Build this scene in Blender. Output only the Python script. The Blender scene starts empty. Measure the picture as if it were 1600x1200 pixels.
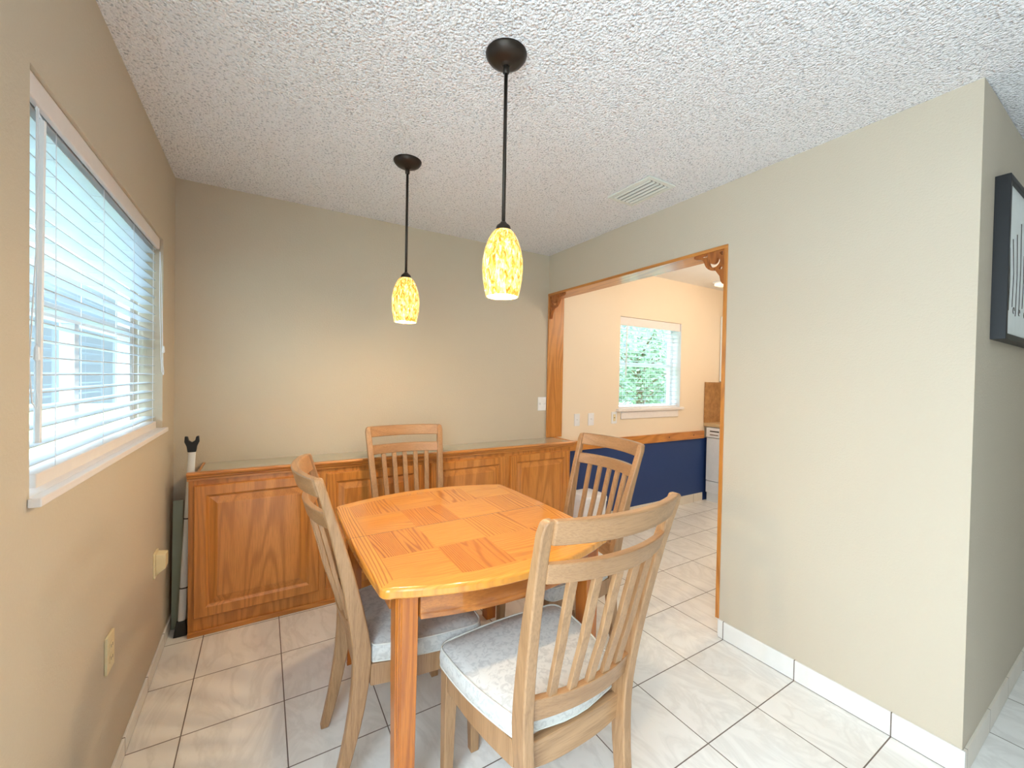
import bpy, bmesh, math, random
from mathutils import Vector, Matrix
random.seed(7)
C = bpy.context.scene.collection
S = bpy.context.scene

# ------------------------------------------------------------------ camera
def camera():
    f_px, yaw, pitch, roll, h = 640.93, 0.5452, -0.0140, 0.0180, 1.3743
    fw = Vector((math.sin(yaw)*math.cos(pitch), math.cos(yaw)*math.cos(pitch), math.sin(pitch)))
    r = Vector((math.cos(yaw), -math.sin(yaw), 0)); u = r.cross(fw)
    r2 = math.cos(roll)*r + math.sin(roll)*u
    u2 = -math.sin(roll)*r + math.cos(roll)*u
    cd = bpy.data.cameras.new('camera'); co = bpy.data.objects.new('camera', cd); C.objects.link(co)
    cd.sensor_width = 36; cd.lens = f_px/1600*36; cd.clip_start = 0.02; cd.clip_end = 200
    m = Matrix((r2, u2, -fw)).transposed().to_4x4(); m.translation = (0, 0, h)
    co.matrix_world = m; S.camera = co
camera()

def lin(c):
    return tuple(((v/255)/12.92 if v <= 10.3 else ((v/255+0.055)/1.055)**2.4) for v in c)

# ------------------------------------------------------------------ light
S.view_settings.view_transform = 'Standard'; S.view_settings.look = 'None'
S.view_settings.gamma = 1; S.view_settings.use_curve_mapping = False
S.view_settings.exposure = 0.80
w = bpy.data.worlds.new('world'); S.world = w; w.use_nodes = True
wt = w.node_tree; bg = wt.nodes['Background']
tc = wt.nodes.new('ShaderNodeTexCoord'); sx = wt.nodes.new('ShaderNodeSeparateXYZ'); cr = wt.nodes.new('ShaderNodeValToRGB')
wt.links.new(tc.outputs['Generated'], sx.inputs[0]); wt.links.new(sx.outputs[2], cr.inputs[0]); wt.links.new(cr.outputs[0], bg.inputs[0])
# hazy horizon, much brighter towards the zenith
cr.color_ramp.elements[0].position = .12; cr.color_ramp.elements[0].color = (.040, .055, .068, 1)
cr.color_ramp.elements[1].position = .75; cr.color_ramp.elements[1].color = (.68, .86, 1.0, 1)
bg.inputs[1].default_value = 9.0

def sun(elev, azim, e, col):
    d = bpy.data.lights.new('sun', 'SUN'); d.energy = e; d.color = col; d.angle = 0.02
    o = bpy.data.objects.new('sun', d); C.objects.link(o)
    o.rotation_euler = (math.radians(90-elev), 0, math.radians(azim)); return o
sun(52, 70, 2.2, (1, .95, .86))      # comes over the house from +x / -y, never enters the rooms

def area(name, loc, rot, sx, sy, e, col):
    d = bpy.data.lights.new(name, 'AREA'); d.shape = 'RECTANGLE'; d.size = sx; d.size_y = sy; d.energy = e; d.color = col
    o = bpy.data.objects.new(name, d); C.objects.link(o); o.location = loc; o.rotation_euler = rot; return o
R90 = math.pi/2
# daylight through the side window of the living room behind the camera
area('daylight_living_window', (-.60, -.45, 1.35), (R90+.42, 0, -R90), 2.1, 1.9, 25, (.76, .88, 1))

# ------------------------------------------------------------------ node helper
class NT:
    def __init__(s, name):
        s.m = bpy.data.materials.new(name); s.m.use_nodes = True
        s.t = s.m.node_tree; s.b = s.t.nodes['Principled BSDF']; s.out = s.t.nodes['Material Output']
    def n(s, typ, **kw):
        o = s.t.nodes.new(typ)
        for k, v in kw.items(): setattr(o, k, v)
        return o
    def L(s, a, b): s.t.links.new(a, b)
    def put(s, sock, v):
        if hasattr(v, 'links') or isinstance(v, bpy.types.NodeSocket): s.L(v, sock)
        else: sock.default_value = v
    def math(s, op, a, b=0.0, c=0.0, clamp=False):
        o = s.n('ShaderNodeMath', operation=op, use_clamp=clamp)
        s.put(o.inputs[0], a); s.put(o.inputs[1], b); s.put(o.inputs[2], c); return o.outputs[0]
    def coord(s, which='Object'): return s.n('ShaderNodeTexCoord').outputs[which]
    def sep(s, v):
        o = s.n('ShaderNodeSeparateXYZ'); s.L(v, o.inputs[0]); return o.outputs
    def comb(s, x, y, z):
        o = s.n('ShaderNodeCombineXYZ'); s.put(o.inputs[0], x); s.put(o.inputs[1], y); s.put(o.inputs[2], z); return o.outputs[0]
    def mapping(s, v, sc=(1,1,1), loc=(0,0,0)):
        o = s.n('ShaderNodeMapping'); s.L(v, o.inputs[0]); o.inputs['Scale'].default_value = sc; o.inputs['Location'].default_value = loc; return o.outputs[0]
    def noise(s, v, scale, detail=2, rough=.5, dist=0):
        o = s.n('ShaderNodeTexNoise'); s.L(v, o.inputs['Vector']); o.inputs['Scale'].default_value = scale
        o.inputs['Detail'].default_value = detail; o.inputs['Roughness'].default_value = rough; o.inputs['Distortion'].default_value = dist
        return o.outputs[0]
    def ramp(s, f, stops, interp='LINEAR'):
        o = s.n('ShaderNodeValToRGB'); s.L(f, o.inputs[0]); e = o.color_ramp.elements; o.color_ramp.interpolation = interp
        while len(e) < len(stops): e.new(.5)
        for i, (p, c) in enumerate(stops):
            e[i].position = p; e[i].color = (*c, 1) if len(c) == 3 else c
        return o.outputs[0]
    def mix(s, f, a, b, blend='MIX'):
        o = s.n('ShaderNodeMix', data_type='RGBA', blend_type=blend)
        s.put(o.inputs[0], f)
        for i, v in ((6, a), (7, b)):
            if isinstance(v, tuple): o.inputs[i].default_value = (*v, 1) if len(v) == 3 else v
            else: s.L(v, o.inputs[i])
        return o.outputs[2]
    def bump(s, h, strength=.3, dist=.01):
        o = s.n('ShaderNodeBump'); s.L(h, o.inputs['Height']); o.inputs['Strength'].default_value = strength; o.inputs['Distance'].default_value = dist
        s.L(o.outputs[0], s.b.inputs['Normal'])
    def set(s, color=None, rough=None, metal=None, coat=None, spec=None):
        if color is not None:
            if isinstance(color, tuple): s.b.inputs['Base Color'].default_value = (*color, 1)
            else: s.L(color, s.b.inputs['Base Color'])
        if rough is not None: s.put(s.b.inputs['Roughness'], rough)
        if metal is not None: s.b.inputs['Metallic'].default_value = metal
        if coat is not None: s.b.inputs['Coat Weight'].default_value = coat; s.b.inputs['Coat Roughness'].default_value = .08
        if spec is not None: s.b.inputs['Specular IOR Level'].default_value = spec
        return s.m

def paint(name, rgb, rough=.75, bump=.12, scale=90, var=.05):
    k = NT(name); c = k.coord()
    n = k.noise(c, 3.0, 3); a = lin(rgb)
    col = k.mix(n, tuple(v*(1-var) for v in a), tuple(min(1, v*(1+var)) for v in a))
    if bump: k.bump(k.noise(c, scale, 4, .6), bump, .006)
    return k.set(col, rough)
def plain(name, rgb, rough=.5, metal=0, coat=None):
    k = NT(name); c = k.coord(); a = lin(rgb)
    n = k.noise(c, 25, 2)
    return k.set(k.mix(n, tuple(v*.96 for v in a), tuple(min(1, v*1.04) for v in a)), rough, metal, coat)

def wood(name, light, mid, dark, axis=2, rough=.35, coat=.25, fig=5.0, rings=14, lines=.5):
    k = NT(name); c = k.coord()
    sc = [1, 1, 1]; sc[axis] = .10
    v = k.mapping(c, tuple(sc), (3.1, 1.7, 2.3))
    f = k.noise(v, fig, 1.5, .45, .3)
    rg = k.math('SINE', k.math('MULTIPLY', f, rings*6.28))
    rg = k.math('MULTIPLY_ADD', rg, .5, .5)
    sc2 = [1, 1, 1]; sc2[axis] = .035
    pores = k.noise(k.mapping(c, tuple(sc2)), 320, 2, .6)
    base = k.ramp(k.noise(v, fig*.7, 3), [(.3, lin(light)), (.7, lin(mid))])
    g = k.ramp(rg, [(.0, (1,1,1)), (.45, (.25,.25,.25)), (.75, (0,0,0))])
    g2 = k.ramp(pores, [(.35, (1,1,1)), (.55, (0,0,0))])
    c1 = k.mix(k.math('MULTIPLY', g, lines), base, lin(dark))
    c2 = k.mix(k.math('MULTIPLY', g2, .35), c1, lin(dark))
    k.bump(pores, .08, .002)
    return k.set(c2, rough, coat=coat)

def parquet(name, light, mid, dark):
    k = NT(name); x, y, z = k.sep(k.coord())
    # blocks .20 x .235, border mitred, field edge follows the bow
    ax = k.math('ABSOLUTE', x); ay = k.math('ABSOLUTE', y)
    yb = k.math('SUBTRACT', .482, k.math('MULTIPLY', k.math('MULTIPLY', x, x), .55))
    dx = k.math('SUBTRACT', ax, .40); dy = k.math('SUBTRACT', ay, yb)
    outside = k.math('GREATER_THAN', k.math('MAXIMUM', dx, dy), 0)
    side = k.math('GREATER_THAN', dx, k.math('MULTIPLY', dy, .8))
    cx = k.math('DIVIDE', k.math('ADD', x, .4), .2); cy = k.math('DIVIDE', k.math('ADD', y, .47), .235)
    ci = k.math('FLOOR', cx); ri = k.math('FLOOR', cy)
    par = k.math('MODULO', k.math('ADD', k.math('ADD', ci, ri), 20), 2)
    alongy = k.math('ADD', k.math('MULTIPLY', outside, side), k.math('MULTIPLY', k.math('SUBTRACT', 1, outside), par), clamp=True)
    ident = k.math('ADD', k.math('MULTIPLY', k.math('SUBTRACT', 1, outside), k.math('ADD', k.math('MULTIPLY', ci, 7.3), k.math('MULTIPLY', ri, 3.7))),
                   k.math('MULTIPLY', outside, k.math('ADD', k.math('MULTIPLY', side, 31.7), k.math('MULTIPLY', k.math('SIGN', k.math('ADD', x, y)), 5.1))))
    u = k.math('ADD', k.math('MULTIPLY', x, k.math('SUBTRACT', 1, alongy)), k.math('MULTIPLY', y, alongy))   # along grain
    t = k.math('ADD', k.math('MULTIPLY', y, k.math('SUBTRACT', 1, alongy)), k.math('MULTIPLY', x, alongy))   # across
    vec = k.comb(k.math('MULTIPLY', u, .10), k.math('ADD', t, ident), k.math('MULTIPLY', ident, 1.3))
    f = k.noise(vec, 7.5, 1.5, .45, .2)
    rg = k.math('MULTIPLY_ADD', k.math('SINE', k.math('ADD', k.math('MULTIPLY', f, 120), k.math('MULTIPLY', t, 420))), .5, .5)
    g = k.ramp(rg, [(0, (1,1,1)), (.35, (.3,.3,.3)), (.6, (0,0,0))])
    pores = k.noise(k.comb(k.math('MULTIPLY', u, .04), t, ident), 260, 2, .6)
    wn = k.n('ShaderNodeTexWhiteNoise', noise_dimensions='1D'); k.L(ident, wn.inputs['W'])
    inner = k.math('SUBTRACT', 1, outside)
    base = k.ramp(k.math('MULTIPLY_ADD', k.math('MULTIPLY', alongy, inner), .30, k.math('MULTIPLY', wn.outputs[0], .55)), [(0, lin(light)), (1, lin(mid))])  # y-grain blocks darkened: chatoyant sheen painted into the base colour
    c1 = k.mix(k.math('MULTIPLY', g, k.math('MULTIPLY', k.noise(vec, 3, 1), k.math('MULTIPLY_ADD', alongy, .7, k.math('MULTIPLY_ADD', inner, .3, .3)))), base, lin(dark))
    c2 = k.mix(k.math('MULTIPLY', k.ramp(pores, [(.35, (1,1,1)), (.55, (0,0,0))]), .25), c1, lin(dark))
    seam = k.math('LESS_THAN', ay, .0012)
    c3 = k.mix(k.math('MULTIPLY', seam, .8), c2, lin((90, 45, 15)))
    k.bump(pores, .03, .001)
    return k.set(c3, .22, coat=.6)

def tile_floor(name, a, b, vein, grout):
    k = NT(name); co = k.coord(); x, y, z = k.sep(co)
    P = .3425
    cx = k.math('DIVIDE', k.math('SUBTRACT', x, .0865), P); cy = k.math('DIVIDE', k.math('SUBTRACT', y, 1.602), P)
    fx = k.math('ABSOLUTE', k.math('SUBTRACT', k.math('FRACT', k.math('ADD', cx, 100.5)), .5))
    fy = k.math('ABSOLUTE', k.math('SUBTRACT', k.math('FRACT', k.math('ADD', cy, 100.5)), .5))
    gl = k.math('LESS_THAN', k.math('MINIMUM', fx, fy), .0062)
    wn = k.n('ShaderNodeTexWhiteNoise', noise_dimensions='2D')
    k.L(k.comb(k.math('FLOOR', cx), k.math('FLOOR', cy), 0), wn.inputs['Vector'])
    off = k.math('MULTIPLY', wn.outputs[0], 40)
    v = k.comb(k.math('ADD', x, off), y, off)
    big = k.noise(v, 3.0, 4, .6, .8)
    c0 = k.mix(big, lin(a), lin(b))
    vn = k.ramp(k.noise(k.mapping(v, (1, .45, 1)), 5, 5, .6, 1.6), [(.42, (0,0,0)), (.5, (1,1,1)), (.58, (0,0,0))])
    c1 = k.mix(k.math('MULTIPLY', vn, .30), c0, lin(vein))
    c2 = k.mix(gl, c1, lin(grout))
    k.bump(k.math('SUBTRACT', 1, gl), .4, .002)
    return k.set(c2, k.math('MULTIPLY_ADD', gl, .5, .26), spec=.5)

def popcorn(name, rgb):
    k = NT(name); c = k.coord()
    vo = k.n('ShaderNodeTexVoronoi', feature='SMOOTH_F1'); k.L(c, vo.inputs['Vector']); vo.inputs['Scale'].default_value = 120
    vo.inputs['Smoothness'].default_value = .4
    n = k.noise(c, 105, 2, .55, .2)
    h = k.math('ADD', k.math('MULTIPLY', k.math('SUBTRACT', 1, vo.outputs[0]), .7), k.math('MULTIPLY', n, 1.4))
    pit_shade = k.ramp(n, [(.34, (.66,.67,.69)), (.45, (1,1,1))])  # shade inside the ceiling pits, painted into the colour
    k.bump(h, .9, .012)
    return k.set(k.mix(1.0, lin(rgb), pit_shade, 'MULTIPLY'), .95, spec=.1)

# ------------------------------------------------------------------ materials
M = {}
M['wall'] = paint('beige_wall_paint', (205, 192, 171), .6, .22, 120, .02)
M['kwall'] = paint('cream_kitchen_paint', (243, 224, 198), .6, .12, 120, .02)
M['blue'] = paint('navy_blue_paint', (34, 62, 118), .55, .15, 120, .05)
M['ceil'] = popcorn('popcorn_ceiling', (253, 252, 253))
M['kceil'] = paint('white_ceiling_paint', (238, 234, 228), .8, .1)
M['floor'] = tile_floor('ceramic_floor_tile', (248, 245, 239), (234, 229, 221), (204, 198, 189), (112, 98, 88))
M['base'] = None
M['oak'] = wood('honey_oak_upright', (220, 150, 76), (206, 132, 56), (160, 92, 36), 2, .32, .3)
M['oakx'] = wood('honey_oak_lengthwise', (220, 150, 76), (206, 132, 56), (160, 92, 36), 0, .32, .3)
M['oaky'] = wood('honey_oak_crosswise', (220, 150, 76), (206, 132, 56), (160, 92, 36), 1, .32, .3)
M['oakd'] = wood('darker_oak_fretwork', (190, 116, 56), (172, 98, 42), (120, 62, 24), 1, .35, .2)
M['tabletop'] = parquet('oak_parquet', (232, 156, 62), (208, 122, 42), (144, 70, 20))
M['tleg'] = wood('golden_oak_upright', (214, 132, 48), (192, 106, 32), (140, 66, 18), 2, .28, .4)
M['tapr'] = wood('golden_oak_lengthwise', (196, 124, 52), (172, 98, 36), (116, 58, 20), 0, .3, .4)
M['tapy'] = wood('golden_oak_crosswise', (196, 124, 52), (172, 98, 36), (116, 58, 20), 1, .3, .4)
M['ch'] = wood('pale_washed_oak', (184, 143, 102), (163, 121, 82), (118, 80, 48), 2, .42, .1, lines=.25)
M['chx'] = wood('pale_washed_oak_lengthwise', (184, 143, 102), (163, 121, 82), (118, 80, 48), 0, .42, .1, lines=.25)
M['white'] = plain('white_plastic', (240, 240, 242), .35)
M['slat'] = plain('white_blind_slat', (198, 205, 212), .4)
M['val'] = plain('ivory_white_blind_board', (238, 230, 226), .4)
M['vinyl'] = plain('white_window_vinyl', (235, 238, 240), .4)
M['cord'] = plain('white_cord', (236, 236, 240), .7)
M['cream'] = plain('cream_plastic', (236, 220, 178), .4)
M['dark'] = plain('dark_slot', (50, 40, 32), .6)
M['bronze'] = plain('dark_bronze_metal', (58, 50, 44), .38, .7)
M['black'] = plain('black_plastic', (22, 22, 24), .45)
M['alu'] = plain('white_enamelled_tube', (226, 228, 228), .4)
M['sage'] = plain('pale_sage_board', (168, 176, 156), .7)
M['appl'] = plain('white_appliance', (240, 242, 244), .25)
M['screw'] = plain('screw_steel', (110, 80, 60), .4, .6)
M['vent'] = plain('painted_vent_metal', (226, 228, 220), .45)
M['lamcounter'] = plain('greige_laminate', (184, 176, 156), .18, 0, .5)

def baseboard_mat():
    k = NT('tile_baseboard'); co = k.coord(); x, y, z = k.sep(co)
    def g(v, o): 
        f = k.math('ABSOLUTE', k.math('SUBTRACT', k.math('FRACT', k.math('ADD', k.math('DIVIDE', k.math('SUBTRACT', v, o), .3425), 100.5)), .5))
        return k.math('LESS_THAN', f, .006)
    gl = k.math('MAXIMUM', g(y, 1.602), k.math('LESS_THAN', z, .003))
    base = k.mix(k.noise(co, 6, 4, .6, .8), lin((246, 244, 240)), lin((228, 224, 216)))
    return k.set(k.mix(gl, base, lin((112, 98, 88))), .25)
M['base'] = baseboard_mat()
def basek_mat():
    k = NT('tile_baseboard_kitchen'); co = k.coord()
    x, y, z = k.sep(co)
    f = k.math('ABSOLUTE', k.math('SUBTRACT', k.math('FRACT', k.math('ADD', k.math('DIVIDE', k.math('SUBTRACT', x, .0865), .3425), 100.5)), .5))
    gl = k.math('LESS_THAN', f, .006)
    base = k.mix(k.noise(co, 6, 4, .6, .8), lin((240, 230, 214)), lin((222, 210, 192)))
    return k.set(k.mix(gl, base, lin((150, 130, 112))), .3)
M['basek'] = basek_mat()
def fabric():
    k = NT('pale_damask_upholstery'); co = k.coord()
    n = k.ramp(k.noise(co, 52, 3, .6, 1.0), [(.40, lin((190, 187, 182))), (.52, lin((207, 204, 198)))])
    k.bump(k.noise(co, 500, 2), .15, .001)
    return k.set(n, .85, spec=.2)
M['fabric'] = fabric(); M['pipe'] = plain('pale_piping', (212, 208, 198), .8)
def stone():
    k = NT('brown_backsplash'); co = k.coord()
    return k.set(k.ramp(k.noise(co, 14, 5, .65), [(.3, lin((150, 104, 60))), (.7, lin((196, 150, 98)))]), .3)
M['stone'] = stone()
def glass():
    k = NT('window_glass'); t = k.t
    tr = k.n('ShaderNodeBsdfTransparent'); gl = k.n('ShaderNodeBsdfGlossy'); gl.inputs['Roughness'].default_value = .02
    fr = k.n('ShaderNodeFresnel'); fr.inputs[0].default_value = 1.45; mx = k.n('ShaderNodeMixShader')
    tr.inputs[0].default_value = (.93, .98, .98, 1)
    k.L(k.math('MULTIPLY', fr.outputs[0], k.math('SUBTRACT', 1, k.n('ShaderNodeNewGeometry').outputs['Backfacing'])), mx.inputs[0]); k.L(tr.outputs[0], mx.inputs[1]); k.L(gl.outputs[0], mx.inputs[2]); k.L(mx.outputs[0], k.out.inputs[0])
    return k.m
M['glass'] = glass()
def lampglass():
    k = NT('amber_mottled_lit_glass'); co = k.coord()
    v = k.mapping(co, (1, 1, .35))
    n = k.noise(v, 95, 3, .6, 1.0)
    col = k.ramp(n, [(.36, lin((214, 118, 30))), (.46, lin((243, 172, 66))), (.55, lin((255, 220, 122))), (.68, lin((255, 246, 196)))])
    k.set(col, .15); k.L(col, k.b.inputs['Emission Color']); k.b.inputs['Emission Strength'].default_value = .62
    return k.m
M['shade'] = lampglass()
def emit(name, rgb, s):
    k = NT(name); k.b.inputs['Emission Color'].default_value = (*lin(rgb), 1); k.b.inputs['Emission Strength'].default_value = s
    return k.set(lin(rgb), .4)
M['bulb'] = emit('lit_bulb', (255, 236, 190), 9)
M['tube'] = emit('lit_diffuser', (255, 244, 226), .4)
M['leaf'] = NT('green_leaves').set(lin((112, 138, 104)), .6)
M['bark'] = plain('tree_bark', (120, 96, 78), .9)
M['grass'] = paint('lawn_green', (140, 160, 120), .9, .3, 40, .2)
M['conc'] = paint('pale_concrete', (128, 134, 136), .9, .1, 40, .06)
M['siding'] = paint('pale_siding', (168, 184, 190), .8, .05)
M['roof'] = paint('grey_shingle', (150, 156, 160), .9, .3, 30, .1)
M['greywood'] = paint('weathered_fence_board', (206, 210, 208), .9, .2, 30, .1)
M['patioglass'] = plain('dark_patio_glass', (150, 180, 200), .4)

# ------------------------------------------------------------------ mesh helpers
def box(bm, x0, x1, y0, y1, z0, z1):
    v = [bm.verts.new((x, y, z)) for z in (z0, z1) for x, y in ((x0,y0),(x1,y0),(x1,y1),(x0,y1))]
    for f in ((3,2,1,0),(4,5,6,7),(0,1,5,4),(1,2,6,5),(2,3,7,6),(3,0,4,7)): bm.faces.new([v[i] for i in f])
    return v
def B(*a):
    bm = bmesh.new(); box(bm, *a); return bm
def obj(name, bm, mat, parent=None, loc=None, bevel=0, smooth=False, segs=2):
    me = bpy.data.meshes.new(name); bmesh.ops.recalc_face_normals(bm, faces=bm.faces); bm.to_mesh(me); bm.free()
    if mat: me.materials.append(mat)
    if smooth:
        for p in me.polygons: p.use_smooth = True
    o = bpy.data.objects.new(name, me); C.objects.link(o)
    if parent: o.parent = parent
    if loc: o.location = loc
    if bevel:
        m = o.modifiers.new('bevel', 'BEVEL'); m.width = bevel; m.segments = segs; m.limit_method = 'ANGLE'; m.angle_limit = math.radians(40)
        if smooth is False:
            for p in me.polygons: p.use_smooth = True
            m.harden_normals = True
    return o
def empty(name, loc=(0,0,0), rz=0):
    o = bpy.data.objects.new(name, None); C.objects.link(o); o.location = loc; o.rotation_euler = (0,0,rz); o.empty_display_size = .05; return o
def tag(o, label, cat, group=None):
    o['label'] = label; o['category'] = cat
    if group: o['group'] = group
    return o
def struct(o): o['kind'] = 'structure'; return o
def part_label(o, s): o['label'] = s; return o
def lathe(bm, prof, seg=32, cx=0, cy=0, z0=0):
    rings = []
    for r, z in prof:
        if r < 1e-6: rings.append([bm.verts.new((cx, cy, z0+z))])
        else: rings.append([bm.verts.new((cx+r*math.cos(2*math.pi*i/seg), cy+r*math.sin(2*math.pi*i/seg), z0+z)) for i in range(seg)])
    for a, b in zip(rings, rings[1:]):
        for i in range(seg):
            j = (i+1) % seg
            if len(a) == 1 and len(b) == 1: continue
            if len(a) == 1: bm.faces.new((a[0], b[j], b[i]))
            elif len(b) == 1: bm.faces.new((a[i], a[j], b[0]))
            else: bm.faces.new((a[i], a[j], b[j], b[i]))
    return bm
def tube(bm, pts, r, seg=8, caps=True):
    pts = [Vector(p) for p in pts]; rings = []
    for i, p in enumerate(pts):
        d = (pts[min(i+1, len(pts)-1)] - pts[max(i-1, 0)]).normalized()
        a = d.orthogonal().normalized() if i == 0 else (rings_a - d*rings_a.dot(d)).normalized()
        rings_a = a; b = d.cross(a)
        rr = r[i] if isinstance(r, (list, tuple)) else r
        rings.append([bm.verts.new(p + rr*(math.cos(t)*a + math.sin(t)*b)) for t in [2*math.pi*k/seg for k in range(seg)]])
    for a, b in zip(rings, rings[1:]):
        for k in range(seg): bm.faces.new((a[k], a[(k+1)%seg], b[(k+1)%seg], b[k]))
    if caps: bm.faces.new(rings[0][::-1]); bm.faces.new(rings[-1])
    return bm
def sweep(bm, sections):
    """sections: list of lists of 3-D points (same length, closed loops)"""
    R_ = [[bm.verts.new(p) for p in s_] for s_ in sections]
    n = len(R_[0])
    for a, b in zip(R_, R_[1:]):
        for k in range(n): bm.faces.new((a[k], a[(k+1)%n], b[(k+1)%n], b[k]))
    bm.faces.new(R_[0][::-1]); bm.faces.new(R_[-1]); return bm
def prism(bm, pts, z0, z1):
    a = [bm.verts.new((x, y, z0)) for x, y in pts]; b = [bm.verts.new((x, y, z1)) for x, y in pts]
    n = len(pts)
    for k in range(n): bm.faces.new((a[k], a[(k+1)%n], b[(k+1)%n], b[k]))
    bm.faces.new(a[::-1]); bm.faces.new(b); return bm

# ------------------------------------------------------------------ the room
XL, YB, XR, YP, H = -.421, 2.902, 2.116, .386, 2.44
WT = .16                                    # thickness of the wall with the opening
X2, YR = 5.05, -3.6
XK = 5.0
W1 = (1.265, 2.60, 1.085, 2.015)            # dining window: y0 y1 z0 z1
W2 = (2.99, 3.93, 1.075, 2.005)             # kitchen window: x0 x1 z0 z1
DY0, DZ = 1.288, 2.112                      # opening from DY0 to the back wall, header at DZ

bm = bmesh.new()
box(bm, XL-.16, XL, YR, -1.55, 0, H); box(bm, XL-.16, XL, .65, W1[0], 0, H); box(bm, XL-.16, XL, -1.55, .65, 0, .35); box(bm, XL-.16, XL, -1.55, .65, 2.35, H); box(bm, XL-.16, XL, W1[1], YB+.16, 0, H)
box(bm, XL-.16, XL, W1[0], W1[1], 0, W1[2]); box(bm, XL-.16, XL, W1[0], W1[1], W1[3], H)
struct(obj('wall_left', bm, M['wall']))
struct(obj('wall_back', B(XL, XR+.02, YB, YB+.16, 0, H), M['wall']))
bm = bmesh.new()
box(bm, XR, XR+WT, YP, DY0, 0, H); box(bm, XR, XR+WT, DY0, YB, DZ, H)
struct(obj('wall_right', bm, M['wall']))
# wall running off to the right of the corner (very slightly out of square)
bm = bmesh.new(); prism(bm, [(XR+WT, YP), (X2, YP+.03), (X2, YP+.15), (XR+WT, YP+.12)], 0, H)
struct(obj('wall_hall', bm, M['wall']))
# living room behind the camera
bm = bmesh.new()
box(bm, XL, X2, YR-.12, YR, 0, H)
struct(obj('wall_rear', bm, M['wall']))
bm = bmesh.new()
box(bm, X2, X2+.12, YR, YP+.15, 0, H)
struct(obj('wall_side', bm, M['wall']))
# kitchen shell
bm = bmesh.new()
KY = YB
RZ0, RZ1 = .725, .812
box(bm, XR+.02, W2[0], KY, KY+.16, RZ0, 2.46); box(bm, W2[1], XK+.1, KY, KY+.16, RZ0, 2.46)
box(bm, W2[0], W2[1], KY, KY+.16, RZ0, W2[2]); box(bm, W2[0], W2[1], KY, KY+.16, W2[3], 2.46)
struct(obj('wall_kitchen_upper', bm, M['kwall']))
struct(obj('wall_kitchen_lower', B(XR+.02, XK+.1, KY, KY+.16, 0, RZ0), M['blue']))
struct(obj('wall_kitchen_side', B(XK, XK+.1, YP+.15, KY, 0, 2.46), M['kwall']))
struct(obj('floor', B(XL-.16, X2+.1, YR-.12, KY+.16, -.1, 0), M['floor']))
# ceilings
bm = bmesh.new()
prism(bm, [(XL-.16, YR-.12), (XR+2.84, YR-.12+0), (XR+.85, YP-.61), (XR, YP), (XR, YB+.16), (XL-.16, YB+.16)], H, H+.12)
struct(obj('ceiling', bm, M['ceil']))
bm = bmesh.new()
def cz(x, y): return H + max(0, ((x-XR)*.58 + (y-YP)*.81))*.05  # slight rise made up so the tone breaks along the crease
pp = [(XR, YP), (XR+.85, YP-.61), (XR+2.84, YR-.12), (X2+.12, YR-.12), (X2+.12, YP+.15), (XR, YP+.15)]
a = [bm.verts.new((x, y, cz(x, y))) for x, y in pp]; b = [bm.verts.new((x, y, H+.4)) for x, y in pp]
for i in range(6): bm.faces.new((a[i], a[(i+1)%6], b[(i+1)%6], b[i]))
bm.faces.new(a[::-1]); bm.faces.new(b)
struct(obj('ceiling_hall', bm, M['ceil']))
struct(obj('ceiling_kitchen', B(XR+WT, XK+.1, YP+.12, KY+.16, 2.46, 2.56), M['kceil']))
# tile baseboards
t_ = .009
struct(obj('baseboard_right', B(XR-t_, XR, YP-t_, DY0, 0, .095), M['base'], bevel=.002))
struct(obj('baseboard_jamb', B(XR, XR+WT, DY0, DY0+t_, 0, .095), M['base'], bevel=.002))
bm = bmesh.new(); prism(bm, [(XR, YP-t_), (X2, YP+.03-t_), (X2, YP+.03), (XR, YP)], 0, .09)
struct(obj('baseboard_hall', bm, M['basek'], bevel=.002))
struct(obj('baseboard_left', B(XL, XL+t_, -.5, YB, 0, .065), M['base'], bevel=.002))
struct(obj('baseboard_back', B(XL+t_, -.33, YB-t_, YB, 0, .065), M['basek'], bevel=.002))
struct(obj('baseboard_kitchen', B(2.22, 4.36, KY-t_, KY, 0, .094), M['basek'], bevel=.002))

# ------------------------------------------------------------------ opening trim
tr = struct(empty('trim_1', (XR, DY0, 0)))
def tbox(name, x0, x1, y0, y1, z0, z1, mat):
    return obj(name, B(x0-XR, x1-XR, y0-DY0, y1-DY0, z0, z1), mat, tr, bevel=.002)
bw = .020
tbox('jamb', XR-.004, XR+WT+.004, YB-.014, YB-.0005, .862, DZ-bw, M['oak'])
tbox('jamb', XR-.006, XR+WT+.006, DY0, DY0+bw, .097, DZ-bw, M['oak'])
tbox('header', XR-.006, XR+WT+.006, DY0, YB-.0005, DZ-bw, DZ-.0005, M['oaky'])

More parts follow.
